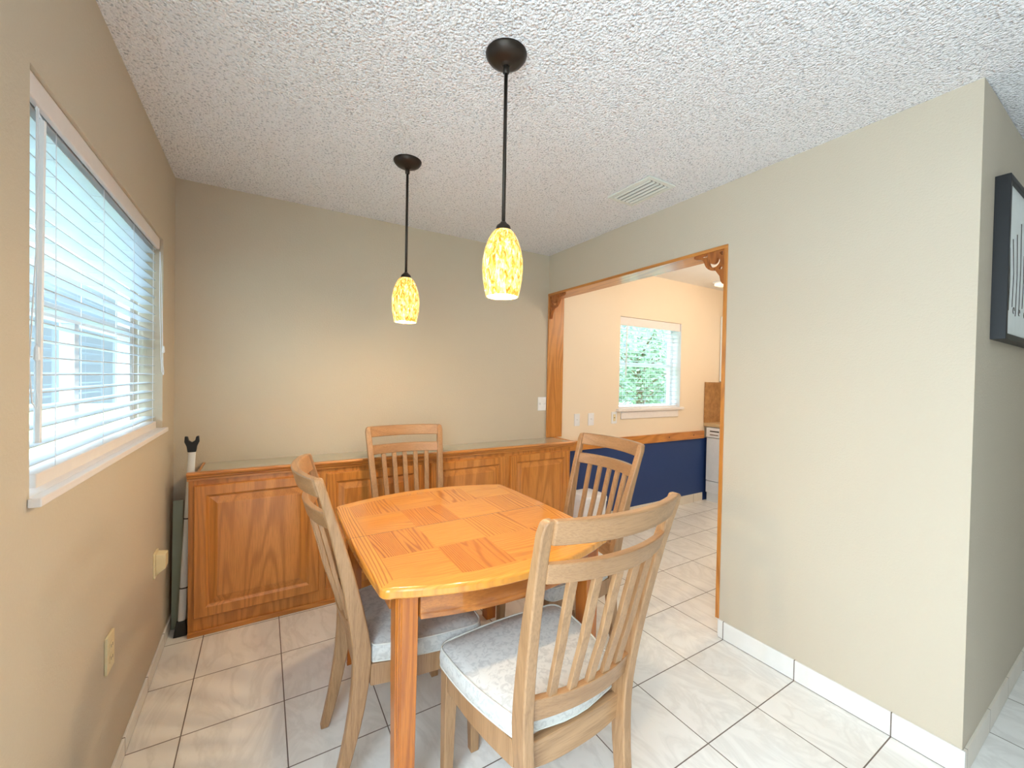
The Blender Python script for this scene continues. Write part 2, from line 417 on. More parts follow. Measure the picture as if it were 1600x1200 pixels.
def bracket_mesh():
    cu = bpy.data.curves.new('tmp', 'CURVE'); cu.dimensions = '2D'; cu.fill_mode = 'BOTH'; cu.extrude = .009; cu.bevel_depth = .0015
    def spl(pts):
        s_ = cu.splines.new('POLY'); s_.points.add(len(pts)-1)
        for i, p_ in enumerate(pts): s_.points[i].co = (p_[0], p_[1], 0, 1)
        s_.use_cyclic_u = True
    def arc(cx, cy, r, a0, a1, n=14): return [(cx+r*math.cos(math.radians(a0+(a1-a0)*i/n)), cy+r*math.sin(math.radians(a0+(a1-a0)*i/n))) for i in range(n+1)]
    # corner at (0,0), arms along +u (under the header) and -v (down the jamb)
    out = [(0, 0), (.215, 0), (.215, -.012), (.195, -.024), (.165, -.030)] + arc(.142, -.050, .020, 60, -20, 6)[0:0]
    out += [(.150, -.036), (.142, -.050), (.135, -.070), (.126, -.088), (.110, -.104), (.094, -.114), (.074, -.118),
            (.060, -.122), (.052, -.134), (.040, -.150), (.030, -.165), (.024, -.195), (.012, -.215), (0, -.215)]
    spl(out)
    # scroll cut-outs: a crescent, a small eye and two triangles beside the arms
    spl(arc(.070, -.062, .040, 150, 400, 24) + arc(.076, -.052, .024, 30, -190, 18))
    spl(arc(.026, -.112, .013, 0, 345, 16))
    spl([(.010, -.010), (.036, -.010), (.030, -.022), (.022, -.030), (.010, -.036)])
    spl([(.112, -.012), (.168, -.012), (.150, -.022), (.122, -.028)])
    o = bpy.data.objects.new('tmp', cu); C.objects.link(o)
    dg = bpy.context.evaluated_depsgraph_get(); dg.update()
    me = bpy.data.meshes.new_from_object(o.evaluated_get(dg)); bpy.data.objects.remove(o); bpy.data.curves.remove(cu)
    me.materials.clear(); me.materials.append(M['oakd']); return me
bme = bracket_mesh()
for side in (0, 1):
    o = bpy.data.objects.new('fretwork_bracket', bme if side == 0 else bme.copy()); C.objects.link(o)
    if side == 0:   # near right corner of the opening; u -> +y, v -> z
        o.matrix_world = Matrix(((0,0,1,XR+.012), (.85,0,0,DY0+bw+.0015), (0,.85,0,DZ-bw-.0015), (0,0,0,1)))
        tag(o, 'oak fretwork scroll bracket in the near right upper corner of the opening, seen flat against the kitchen ceiling', 'bracket', None)
        o['label'] = 'oak fretwork scroll bracket in the upper right corner of the kitchen opening'
    else:
        o.matrix_world = Matrix(((0,0,-1,XR+.012), (-.9,0,0,YB-.0165), (0,.9,0,DZ-bw-.0015), (0,0,0,1)))
        tag(o, 'oak fretwork scroll bracket in the upper left corner of the opening by the back wall', 'bracket')

# ------------------------------------------------------------------ windows
def window_left():
    y0, y1, z0, z1 = W1; xo = XL-.16
    r = struct(empty('window_1', (xo, y0, z0)))
    def b(name, a, mat, **k): return obj(name, B(a[0]-xo, a[1]-xo, a[2]-y0, a[3]-y0, a[4]-z0, a[5]-z0), mat, r, **k)
    fw = .045; xf0, xf1 = xo+.005, xo+.05
    bm = bmesh.new()
    for q in ((xf0, xf1, y0, y0+fw, z0, z1), (xf0, xf1, y1-fw, y1, z0, z1), (xf0, xf1, y0+fw, y1-fw, z0, z0+fw), (xf0, xf1, y0+fw, y1-fw, z1-fw, z1)):
        box(bm, q[0]-xo, q[1]-xo, q[2]-y0, q[3]-y0, q[4]-z0, q[5]-z0)
    obj('window_frame', bm, M['vinyl'], r, bevel=.002)
    zm = (z0+z1)/2
    b('meeting_rail', (xf0+.005, xf1-.003, y0+fw, y1-fw, zm-.022, zm+.022), M['vinyl'], bevel=.002)
    b('mullion', (xf0+.005, xf1-.003, (y0+y1)/2-.02, (y0+y1)/2+.02, z0+fw, zm-.022), M['vinyl'], bevel=.002)
    b('pane', (xo+.024, xo+.028, y0+fw, y1-fw, zm+.022, z1-fw), M['glass'])
    b('pane', (xo+.016, xo+.020, y0+fw, y1-fw, z0+fw, zm-.022), M['glass'])
    bm = bmesh.new()
    box(bm, xf1-xo, XL+.0002-xo, 0.001, y1-y0-.001, .0004, .018)
    box(bm, XL+.0005-xo, XL+.022-xo, -.012, y1-y0+.012, -.002, .018)
    part_label(obj('window_sill', bm, M['val'], r, bevel=.003), 'white marble sill')
window_left()
def window_kitchen():
    x0, x1, z0, z1 = W2; yo = KY+.16
    r = struct(empty('window_2', (x0, yo, z0)))
    fw = .04
    bm = bmesh.new()
    wd, ht = x1-x0, z1-z0
    for q in ((0, fw, 0, ht), (wd-fw, wd, 0, ht), (fw, wd-fw, 0, fw), (fw, wd-fw, ht-fw, ht)): box(bm, q[0], q[1], -.05, -.005, q[2], q[3])
    obj('window_frame', bm, M['vinyl'], r, bevel=.002)
    obj('meeting_rail', B(fw, wd-fw, -.045, -.01, ht/2-.02, ht/2+.02), M['vinyl'], r, bevel=.002)
    obj('pane', B(fw, wd-fw, -.028, -.024, ht/2+.02, ht-fw), M['glass'], r)
    obj('pane', B(fw, wd-fw, -.020, -.016, fw, ht/2-.02), M['glass'], r)
    bm = bmesh.new(); box(bm, .001, wd-.001, -.159, -.05, 0, .018); box(bm, -.03, wd+.03, -.195, -.1605, -.008, .018)
    obj('window_sill', bm, M['val'], r, bevel=.003)
    obj('apron', B(.03, wd-.04, -.172, -.1605, -.085, -.008), M['val'], r, bevel=.003)
    # reveal: white painted liner
    bm = bmesh.new(); box(bm, 0.0005, .006, -.158, -.05, .018, ht-.001); box(bm, wd-.006, wd-.0005, -.158, -.05, .018, ht-.001)
    obj('reveal_liner', bm, M['val'], r)
window_kitchen()

def blind(name, width, top, n, pitch, label, group=None, valance=.06, tilt=4, wand=None, cords=(), ladders=(.1,.5,.9), rail_h=.022, vgap=.03, slatw=.05):
    """local frame: x along the window, y into the room, z up; origin lower left of the blind on the slat axis"""
    r = empty(name); tag(r, label, 'window blind')
    obj('head_rail', B(vgap*.4, width-.004, -.026, .026, top-.055, top-.004), M['slat'], r, bevel=.002)
    bm = bmesh.new(); box(bm, vgap, width-.002, .030, .044, top-valance, top-.001)
    part_label(obj('valance', bm, M['val'], r, bevel=.004, segs=3), 'ivory valance board')
    zt = top-.075
    src = None
    for i in range(n):
        if src is None:
            bm = bmesh.new(); secs = []
            for xx in (.006, width-.008):
                pr = []
                for j in range(7):
                    t = -1+2*j/6; pr.append((xx, slatw/2*t, .0022*(1-t*t)+.0012))
                for j in range(7):
                    t = 1-2*j/6; pr.append((xx, slatw/2*t, .0022*(1-t*t)-.0012))
                secs.append(pr)
            sweep(bm, secs); src = obj('slat', bm, M['slat'], r)
            o = src
        else:
            o = src.copy(); C.objects.link(o); o.parent = r
        o.location = (0, 0, zt-i*pitch); o.rotation_euler = (math.radians(tilt), 0, 0)
    zb = zt-(n-1)*pitch
    bt = zb-.022
    part_label(obj('bottom_rail', B(.006, width-.10 if rail_h > .03 else width-.006, -.012, .012 if rail_h < .03 else .030, bt-rail_h, bt), M['val'], r, bevel=.003), 'thicker bottom board')
    for t in ladders:
        bm = bmesh.new(); x = width*t
        for yy in (-slatw/2-.001, slatw/2+.001): tube(bm, [(x, yy, top-.05), (x, yy, bt-.002)], .0011, 5)
        for i in range(n): tube(bm, [(x, -slatw/2, zt-i*pitch-.003), (x, slatw/2, zt-i*pitch-.003)], .0007, 4)
        obj('ladder_cord', bm, M['cord'], r)
    if wand:
        x, l = wand; bm = bmesh.new()
        tube(bm, [(x, .036+0, top-.06), (x, .046, top-.085)], .002, 6)
        tube(bm, [(x, .046, top-.085), (x+.002, .040, top-.085-l)], .0065, 6)
        obj('tilt_wand', bm, M['white'], r)
    for x, l, dy in cords:
        bm = bmesh.new()
        pts = [(x, .048, top-.07)] + [(x+.002, .050+dy*math.sin(t*1.2), top-.07-l*t) for t in (.2,.4,.6,.8,.9)]
        L_ = pts[-1]; pts += [(x+.006, L_[1]+.004, L_[2]-.03), (x+.014, L_[1]+.004, L_[2]-.045), (x+.022, L_[1], L_[2]-.03), (x+.024, L_[1]-.004, L_[2]+.05), (x+.012, .049, L_[2]+.30), (x+.008, .048, top-.07)]
        tube(bm, pts, .0015, 5)
        lc = obj('lift_cord', bm, M['cord'], r)
        bm = bmesh.new(); lathe(bm, [(.002,.0),(.006,.004),(.0045,.03),(.002,.034)], 10, x+.006, L_[1]+.002, L_[2]+.06)
        obj('cord_bead', bm, M['white'], lc)
    return r
# dining room blind: local x -> +y world, local y -> +x world ... keep right-handed by rotating -90 deg about z and mirroring order
b1 = blind('window_blind', W1[1]-W1[0], W1[3], 20, .0412, 'white slatted blind with ivory valance filling the window in the left beige wall',
           valance=.055, tilt=-3, wand=(W1[1]-W1[0]-.075, .72), cords=((.045, .60, .012), (W1[1]-W1[0]-.05, .68, -.004)), ladders=(.045, .30, .57, .84, .965), rail_h=.055)
# in the local frame the near end is x = width, so turn it round
b1.rotation_euler = (0, 0, -R90); b1.location = (XL-.052, W1[1], 0)
b2 = blind('window_blind', W2[1]-W2[0]-.012, W2[3], 19, .0445, 'white slatted blind in the small kitchen window seen through the opening',
           valance=.085, tilt=3, wand=(.10, .50), ladders=(.16, .5, .86), vgap=.004)
b2.rotation_euler = (0, 0, math.pi); b2.location = (W2[1]-.006, KY+.055, 0)
for ch in b2.children:
    if ch.name.startswith('tilt_wand'): ch.location.x = (W2[1]-W2[0]-.012) - .2

# ------------------------------------------------------------------ built-in cabinets
CF = 2.655                                     # face of the carcass
def raised_door(w_, h_, parent, x, z):
    """door with raised centre panel; local x 0..w, z 0..h, front toward -y"""
    d = empty('tmp')
    bpy.data.objects.remove(d)
    bm = bmesh.new(); t = .019; s_ = .062
    # frame ring and panel as one skin: loops in (inset, depth)
    prof = [(0, 0), (0, -t+.004), (.004, -t), (s_-.012, -t), (s_-.004, -t+.006), (s_, -t+.010), (s_+.004, -t+.010), (s_+.036, -t+.002), (s_+.038, -t+.001)]
    loops = []
    for ins, dep in prof:
        loops.append([bm.verts.new(p_) for p_ in ((ins, dep, ins), (w_-ins, dep, ins), (w_-ins, dep, h_-ins), (ins, dep, h_-ins))])
    for a, b in zip(loops, loops[1:]):
        for k_ in range(4): bm.faces.new((a[k_], a[(k_+1)%4], b[(k_+1)%4], b[k_]))
    bm.faces.new(loops[0][::-1]); bm.faces.new(loops[-1])
    return obj('door', bm, M['oak'], parent, loc=(x, -.0005, z))
def cab(x0, x1, doors, label):
    r = empty('base_cabinet', (x0, CF, 0)); tag(r, label, 'cabinet', None)
    w_ = x1-x0
    xi = .035 if x0 < 0 else 0
    bm = bmesh.new(); box(bm, xi, w_, .018, YB-CF-.0015, .05, .815); obj('body', bm, M['oak'], r, bevel=.002)
    obj('face_frame', B(0, w_, 0, .0178, 0, .815), M['oak'], r, bevel=.002)
    obj('plinth', B(xi, w_, .0182, YB-CF-.002, 0, .0495), M['oakx'], r, bevel=.002)
    obj('base_moulding', B(0, w_, -.012, -.0004, 0, .028), M['oakx'], r, bevel=.004)
    for a, b in doors: raised_door(b-a, .69, r, a-x0, .098)
    return r
cab(-.325, .925, ((-.300, .288), (.328, .908)), 'honey oak base cabinet with two raised panel doors, in the corner under the window')
cab(.9255, 2.188, ((.975, 1.555), (1.602, 2.170)), 'honey oak base cabinet with two raised panel doors, at the kitchen opening end')
ct = tag(empty('countertop', (-.33, CF, .815)), 'narrow greige laminate countertop with oak front edge along the back wall', 'countertop')
obj('counter_surface', B(.052, 2.52, -.008, YB-CF-.001, .002, .045), M['lamcounter'], ct, bevel=.001)
bm = bmesh.new()
pr = [(-.0085, .0), (-.014, .0), (-.014, .012), (-.022, .018), (-.022, .024), (-.034, .030), (-.038, .040), (-.034, .048), (-.0085, .048)]
sweep(bm, [[(0, a, b) for a, b in pr], [(2.545, a, b) for a, b in pr]])
part_label(obj('edge_moulding', bm, M['oakx'], ct, bevel=.0015), 'oak edge moulding')
part_label(obj('end_moulding', B(.040, .0515, -.0083, YB-CF-.001, .002, .048), M['oaky'], ct, bevel=.002), 'oak end strip')
part_label(obj('end_moulding', B(2.5205, 2.545, -.0083, YB-CF-.001, .002, .048), M['oaky'], ct, bevel=.002), 'oak end strip')

# ------------------------------------------------------------------ dining table
TX, TY, TZ = .750, 1.650, .75
def outline(hx, hy, kx, ky, rc, n=14):
    """bowed rounded rectangle"""
    def yb(x): return hy-ky*x*x
    def xb(y): return hx-kx*y*y
    pts = []
    ycorn = yb(hx)-0; 
    xc = xb(ycorn)-rc; yc = yb(xc)-rc
    q = []
    for i in range(n): q.append((xb(yc*i/(n-1)) if i else hx, yc*i/(n-1)))
    q[-1] = (xb(yc), yc)
    cxx, cyy = xb(yc)-rc, yc
    for i in range(1, 8):
        a = math.radians(90*i/8); ex = cxx+rc*math.cos(a); ey = cyy+(yb(cxx)-cyy)*math.sin(a); q.append((ex, ey))
    for i in range(n): x = cxx*(1-i/(n-1)); q.append((x, yb(x)))
    m1 = [(-x, y) for x, y in q[::-1]][1:]
    m2 = [(-x, -y) for x, y in q][1:]
    m3 = [(x, -y) for x, y in q[::-1]][1:-1]
    return q+m1+m2+m3
tb = tag(empty('dining_table', (TX, TY, 0)), 'square oak dining table with bowed edges and a glossy parquet top', 'table')
bm = bmesh.new(); prism(bm, outline(.466, .548, .07, .53, .035), TZ-.034, TZ)
obj('tabletop', bm, M['tabletop'], tb, bevel=.011, segs=4)
# apron: follows the bow on the near and far side, straight at the sides
def apron_bow(sgn):
    bm = bmesh.new(); secs = []
    for i in range(17):
        x = -.335+.67*i/16; y = sgn*(.505-.46*x*x)
        secs.append([(x, y, TZ-.036), (x, y-sgn*.022, TZ-.036), (x, y-sgn*.022, TZ-.112), (x, y+sgn*.004, TZ-.112), (x, y+sgn*.004, TZ-.098), (x, y, TZ-.094)])
    sweep(bm, secs); return bm
obj('apron', apron_bow(-1), M['tapr'], tb); obj('apron', apron_bow(1), M['tapr'], tb)
for s_ in (-1, 1):
    x = s_*.405; obj('apron', B(min(x, x-s_*.022), max(x, x-s_*.022), -.36, .36, TZ-.112, TZ-.036), M['tapy'], tb, bevel=.003)
for sx in (-1, 1):
    for sy in (-1, 1):
        bm = bmesh.new(); cx, cy, w_ = sx*.372, sy*.412, .033
        # square leg with a grooved outer corner
        pr = [(-w_, -w_), (w_-.016, -w_), (w_-.014, -w_+.004), (w_-.010, -w_+.004), (w_-.006, -w_+.002), (w_-.002, -w_+.006), (w_-.004, -w_+.010), (w_-.004, -w_+.014), (w_, -w_+.016), (w_, w_), (-w_, w_)]
        pr = [(cx+sx*a, cy-sy*b) for a, b in pr]
        tp = lambda k_: [(cx+(a-cx)*k_, cy+(b-cy)*k_) for a, b in pr]
        sweep(bm, [[(a, b, z) for a, b in tp(k_)] for z, k_ in ((0, .86), (.30, .93), (.60, 1), (TZ-.036, 1))])
        obj('leg', bm, M['tleg'], tb, bevel=.002)

# ------------------------------------------------------------------ dining chairs
# local frame: origin on the floor under the rear posts, seat toward +y
WTOP, HT, YT, WS, SD, WF, HS, YF, WR = .490, 1.067, -.143, .400, .385, .500, .49, -.075, .345
BOW = .052
def yback(z):
    if z >= .45: t = (z-.45)/(HT-.45); return YT*(t**1.35)
    t = (.45-z)/.45; return YF*t**1.8
def xhalf(z):
    if z >= .45: t = (z-.45)/(HT-.45); return (WS+(WTOP-WS)*t)/2
    t = (.45-z)/.45; return (WS+(WR-WS)*t)/2
def ybow(x, z):
    hw = xhalf(z)-.015; t = min(1, abs(x)/hw); return yback(z) - BOW*(1-t*t)*min(1, max(0, (z-.42)/.45)+.35)
def chair_post(sx):
    bm = bmesh.new(); secs = []
    zs = [0, .06, .12, .2, .28, .36, .42, .48, .54, .62, .70, .80, .90, .98, 1.03, HT-.012, HT-.004]
    for z in zs:
        xo = sx*xhalf(z); w_ = .034 if z < 1.0 else .034
        d = .030+.030*max(0, 1-abs(z-.46)/.46)**.8 if z < .46 else .028+.032*max(0, 1-(z-.46)/.5)**.9
        y = yback(z); ins = 0 if z < HT-.015 else (.006 if z < HT-.006 else .016)
        x1 = xo-sx*ins; x0 = xo-sx*(w_)
        secs.append([(x1, y-d/2, z), (x1, y+d/2, z), (x0, y+d/2, z), (x0, y-d/2, z)])
    sweep(bm, secs); return bm
def rail(z0, z1, th=.022, inset=.030, n=14, extra=None, bowk=1.0, dy=0):
    bm = bmesh.new(); secs = []
    for i in range(n+1):
        t = -1+2*i/n
        x_b = t*(xhalf(z0)-inset); x_t = t*(xhalf(z1)-inset)
        yb = ybow(x_b, z0)*1.0+dy; yt = ybow(x_t, z1)+dy
        za = z0 - (extra[0]*(1-t*t) if extra else 0); zb = z1 + (extra[1]*(1-t*t) if extra else 0)
        secs.append([(x_b, yb-th/2, za), (x_b, yb+th/2, za), (x_t, yt+th/2, zb), (x_t, yt-th/2, zb)])
    sweep(bm, secs); return bm
def cushion_outline(ins=0.0):
    pts = []
    yr, yf = .034+ins, SD+.035-ins
    wr, wf = WS/2-.006-ins, WF/2-ins
    n = 10
    # right side bowed outward, rear to front
    for i in range(n+1):
        t = i/n; x = wr+(wf-wr)*t+.014*math.sin(math.pi*t); pts.append((x, yr+(yf-.045-yr)*t))
    for i in range(1, 6):
        a = math.radians(90*i/6); pts.append((wf-.045+.045*math.cos(a), yf-.045+.038*math.sin(a)))
    for i in range(7):
        t = i/6; pts.append(((wf-.045)*(1-t), yf-.007+.012*math.sin(math.pi/2*t)))
    rear = [((WS/2-.045-ins), .022+ins*.6), ((WS/2-.09)*.75, .008+ins*.8), ((WS/2-.09)*.4, .001+ins)]
    pts = [(0, -.001+ins)] + rear[::-1] + pts
    right = pts; left = [(-x, y) for x, y in pts[::-1]][1:-1]
    return right+left
def cushion():
    bm = bmesh.new(); lv = []
    for ins, z in ((.006, .4255), (.0, .432), (-.002, .455), (.0, .478), (.006, .484), (.20, .490), (.45, .495), (.75, .497)):
        if ins > .1: lv.append([bm.verts.new((x*(1-ins), .215+(y-.215)*(1-ins), z)) for x, y in cushion_outline(.006)])
        else: lv.append([bm.verts.new((x, y, z)) for x, y in cushion_outline(ins)])
    n = len(lv[0])
    for a, b in zip(lv, lv[1:]):
        for k_ in range(n): bm.faces.new((a[k_], a[(k_+1)%n], b[(k_+1)%n], b[k_]))
    bm.faces.new(lv[0][::-1]); bm.faces.new(lv[-1]); return bm
def loop_tube(bm, pts, r, seg=6):
    n = len(pts); rings = []
    for i in range(n):
        p = Vector(pts[i]); d = (Vector(pts[(i+1)%n])-Vector(pts[i-1])).normalized(); a = Vector((0,0,1)); b = d.cross(a)
        rings.append([bm.verts.new(p+r*(math.cos(2*math.pi*k_/seg)*a+math.sin(2*math.pi*k_/seg)*b)) for k_ in range(seg)])
    for i in range(n):
        a, b = rings[i], rings[(i+1)%n]
        for k_ in range(seg): bm.faces.new((a[k_], a[(k_+1)%seg], b[(k_+1)%seg], b[k_]))
    return bm
def make_chair():
    r = empty('dining_chair')
    for sx in (-1, 1):
        part_label(obj('leg', chair_post(sx), M['ch'], r, bevel=.006, segs=3), 'curved rear leg running up as back post')
    for sx in (-1, 1):
        bm = bmesh.new(); x, y = sx*(WF/2-.036), SD-.002
        secs = []
        for z, k_, o_ in ((0, .016, .010), (.20, .019, .006), (.4245, .023, 0)):
            cx = x+sx*o_*.3; cy = y+o_
            secs.append([(cx-k_, cy-k_, z), (cx+k_, cy-k_, z), (cx+k_, cy+k_, z), (cx-k_, cy+k_, z)])
        sweep(bm, secs); obj('leg', bm, M['ch'], r, bevel=.004)
    obj('top_rail', rail(1.000, HT-.004, .026), M['chx'], r, bevel=.006, segs=3)
    obj('crossbar', rail(.898, .952, .022), M['chx'], r, bevel=.004)
    obj('lower_rail', rail(.497, .563, .022, dy=0), M['chx'], r, bevel=.003)
    for i in range(5):
        t = -1+2*(i+1)/6; bm = bmesh.new(); secs = []
        for j in range(9):
            z = .555+(.903-.555)*j/8; x = t*(xhalf(z)-.030)*1.0; y = ybow(x, z); h_ = .0135; d = .007
            secs.append([(x-h_, y-d, z), (x+h_, y-d, z), (x+h_, y+d, z), (x-h_, y+d, z)])
        sweep(bm, secs); obj('back_slat', bm, M['ch'], r, bevel=.002)
    # seat rails
    bm = bmesh.new(); n = 12; secs = []
    for i in range(n+1):
        t = -1+2*i/n; x = t*(WS/2-.030); yy = -.006*(1-t*t); secs.append([(x, yy, .340+.016*abs(t)**3), (x, .022, .340+.016*abs(t)**3), (x, .022, .421), (x, yy, .421)])
    sweep(bm, secs); obj('seat_rail', bm, M['chx'], r, bevel=.003)
    obj('seat_rail', B(-WF/2+.052, WF/2-.052, SD-.012, SD+.018, .355, .4245), M['chx'], r, bevel=.004)
    for sx in (-1, 1):
        bm = bmesh.new(); secs = []
        for i in range(9):
            t = i/8; x = sx*(WS/2-.006+(WF/2-.010-WS/2+.0)*t+.010*math.sin(math.pi*t)); y = .026+(SD-.052)*t; lo = .352-.012*math.sin(math.pi*t)*0+.010*(1-t)*0
            secs.append([(x, y, lo), (x-sx*.022, y, lo), (x-sx*.022, y, .4245), (x, y, .4245)])
        sweep(bm, secs); obj('seat_rail', bm, M['ch'], r, bevel=.003)
    cu = obj('seat_cushion', cushion(), M['fabric'], r, smooth=True)
    part_label(cu, 'pale patterned upholstered seat pad')
    bm = bmesh.new(); loop_tube(bm, [(x, y, .4845) for x, y in cushion_outline(.003)], .0032); loop_tube(bm, [(x, y, .431) for x, y in cushion_outline(.001)], .003)
    obj('piping', bm, M['pipe'], cu, smooth=True)
    return r
def dup(root):
    r = root.copy(); C.objects.link(r)
    for ch in list(root.children):
        c = ch.copy(); C.objects.link(c); c.parent = r
        for g in ch.children:
            d = g.copy(); C.objects.link(d); d.parent = c
    return r
chair0 = make_chair()
for i, (x, y, a, lab) in enumerate((
        (.761, .874, .023, 'pale oak slat-back dining chair nearest the camera, its back turned to the viewer, padded seat under the table edge'),
        (.287, .569+1.0, -1.589, 'pale oak slat-back dining chair at the left side of the table, seen edge on, facing the opening'),
        (.766, 2.430, 3.104, 'pale oak slat-back dining chair behind the table with its back against the oak cabinets'),
        (1.456, 1.614, 1.541, 'pale oak slat-back dining chair at the right side of the table in front of the navy kitchen wall'))):
    o = chair0 if i == 0 else dup(chair0)
    o.location = (x, y, 0); o.rotation_euler = (0, 0, a)
    words = lab.split(); tag(o, lab, 'chair', 'dining chairs around the parquet table')
labs = ['pale oak dining chair nearest the camera with its slatted back turned to the viewer',
        'pale oak dining chair on the left side of the table, back seen edge on',
        'pale oak dining chair behind the table with its back against the oak cabinets',
        'pale oak dining chair right of the table, slatted back in front of the navy wall']
for o, l in zip([q for q in C.objects if q.name.startswith('dining_chair')], labs): o['label'] = l

# ------------------------------------------------------------------ pendants
def pendant(x, y, label):
    r = tag(empty('pendant_lamp', (x, y, H)), label, 'pendant lamp', 'pendant lamps over the dining table')
    bm = bmesh.new(); lathe(bm, [(.0, -.040), (.010, -.040), (.016, -.034), (.020, -.032), (.040, -.028), (.058, -.018), (.067, -.006), (.068, 0), (0, 0)], 40)
    obj('ceiling_canopy', bm, M['bronze'], r, smooth=True)
    bm = bmesh.new(); tube(bm, [(0, 0, -.040), (0, 0, -.552)], .0062, 12)
    lathe(bm, [(.0062, -.038), (.011, -.040), (.011, -.060), (.0062, -.064)], 16)
    obj('rod', bm, M['bronze'], r, smooth=True)
    zt = -.552
    bm = bmesh.new(); lathe(bm, [(0, zt+.004), (.008, zt+.004), (.012, zt-.002), (.022, zt-.010), (.025, zt-.018), (.025, zt-.026), (.029, zt-.030), (.029, zt-.034), (0, zt-.034)], 28)
    obj('socket_cap', bm, M['bronze'], r, smooth=True)
    # open-bottomed egg shaped shade, z from -.580 to -.798
    out = [(.028, -.578), (.038, -.588), (.050, -.610), (.060, -.640), (.0665, -.675), (.0675, -.705), (.065, -.740), (.060, -.768), (.054, -.796)]
    inn = [(q[0]-.004, q[1]) for q in out[::-1]]
    bm = bmesh.new(); lathe(bm, out+inn, 40)
    sh = part_label(obj('lamp_shade', bm, M['shade'], r, smooth=True), 'lit amber mottled glass shade')
    bm = bmesh.new(); lathe(bm, [(0, -.600), (.012, -.602), (.014, -.64), (.024, -.68), (.028, -.715), (.022, -.742), (0, -.752)], 20)
    obj('bulb', bm, M['bulb'], r, smooth=True)
    d = bpy.data.lights.new('bulb_light', 'POINT'); d.energy = 11.5; d.color = (1, .78, .48); d.shadow_soft_size = .03
    o = bpy.data.objects.new('bulb_light', d); C.objects.link(o); o.location = (x, y, H-.785)
pendant(.676, 1.188, 'nearer pendant lamp with amber glass shade, the larger looking of the pair')
pendant(.603, 2.030, 'farther pendant lamp with amber glass shade, nearer the back wall')

# ------------------------------------------------------------------ ceiling vent
v = tag(empty('ceiling_vent', (1.805, 1.622, H)), 'white louvred air vent in the popcorn ceiling near the right wall', 'vent')
bm = bmesh.new()
a_, b_, t1 = .104, .155, .026
pr = [(-a_, -b_, a_, -b_+t1), (-a_, b_-t1, a_, b_), (-a_, -b_+t1, -a_+t1, b_-t1), (a_-t1, -b_+t1, a_, b_-t1)]
for q in pr: box(bm, q[0], q[2], q[1], q[3], -.010, -.0005)
obj('vent_frame', bm, M['vent'], v, bevel=.003)
obj('shade_backing', B(-a_+t1, a_-t1, -b_+t1, b_-t1, -.002, -.0005), M['dark'], v)  # dark sheet standing in for the shade between the louvres
for i in range(5):
    x = -a_+t1+.014+i*(2*(a_-t1)-.030)/4; bm = bmesh.new()
    sweep(bm, [[(x-.008, yy, -.003), (x-.007, yy, -.008), (x-.002, yy, -.012), (x+.004, yy, -.0125), (x+.004, yy, -.0115), (x-.0015, yy, -.011), (x-.006, yy, -.0075), (x-.007, yy, -.003)] for yy in (-b_+t1, b_-t1)])
    obj('louvre', bm, M['vent'], v)

# ------------------------------------------------------------------ switches and outlets
def plate(name, w_, h_, loc, rot, label, cat, kind, group=None, mat='white', depth=.006):
    """local: faces -y"""
    r = tag(empty(name, loc, rot), label, cat, group)
    obj('cover_plate', B(-w_/2, w_/2, -depth, -.0003, -h_/2, h_/2), M[mat], r, bevel=.002)
    if kind == 'toggle2':
        for x in (-.023, .023):
            bm = bmesh.new(); sweep(bm, [[(x-.004, -depth-.0002, z-.010), (x+.004, -depth-.0002, z-.010), (x+.004, -depth-.0002, z+.010), (x-.004, -depth-.0002, z+.010)] if k_ == 0 else [(x-.003, -depth-.010, z+.001), (x+.003, -depth-.010, z+.001), (x+.003, -depth-.010, z+.008), (x-.003, -depth-.010, z+.008)] for k_, z in ((0, 0), (1, 0))])
            obj('toggle', bm, M[mat], r)
    if kind == 'toggle':
        obj('toggle', B(-.004, .004, -depth-.009, -depth-.0002, -.002, .008), M[mat], r, bevel=.001)
    if kind == 'rocker':
        obj('rocker', B(-.016, .016, -depth-.003, -depth-.0002, -.033, .033), M[mat], r, bevel=.001)
    if kind == 'outlet':
        for z in (-.020, .020):
            s_ = obj('socket', B(-.016, .016, -depth-.002, -depth-.0002, z-.013, z+.013), M[mat], r, bevel=.001)
            bm = bmesh.new(); box(bm, -.008, -.006, -depth-.0025, -depth-.0021, z-.004, z+.006); box(bm, .006, .008, -depth-.0025, -depth-.0021, z-.004, z+.006)
            obj('slot', bm, M['dark'], s_)
    if kind == 'gfci':
        s_ = obj('socket', B(-.016, .016, -depth-.003, -depth-.0002, -.033, .033), M['cream'], r, bevel=.001)
        obj('slot', B(-.006, .006, -depth-.0035, -depth-.0031, -.004, .004), M['dark'], s_)
    if kind == 'jack':
        obj('socket', B(-.007, .007, -depth-.002, -depth-.0002, -.007, .007), M['dark'], r)
    return r
plate('light_switch', .085, .118, (2.064, YB, 1.158), 0, 'white double light switch on the back wall beside the oak jamb', 'light switch', 'toggle2')
plate('light_switch', .062, .112, (2.462, KY, 1.003), 0, 'white single switch plate, leftmost of three plates on the cream kitchen wall', 'light switch', 'toggle')
plate('light_switch', .070, .115, (2.632, KY, 1.003), 0, 'white single switch plate, middle of three plates on the cream kitchen wall', 'light switch', 'toggle')
plate('wall_outlet', .070, .115, (2.930, KY, 1.008), 0, 'outlet with beige insert on the cream kitchen wall just left of the window', 'outlet', 'gfci')
plate('wall_outlet', .072, .118, (XL, 1.785, .470), R90, 'cream wall plate low on the left wall, the nearer of two', 'outlet', 'outlet', mat='cream', depth=.008)
o = plate('wall_outlet', .072, .118, (XL, 2.450, .490), R90, 'cream plate with a plugged-in block low on the left wall near the corner', 'outlet', 'none', mat='cream', depth=.008)
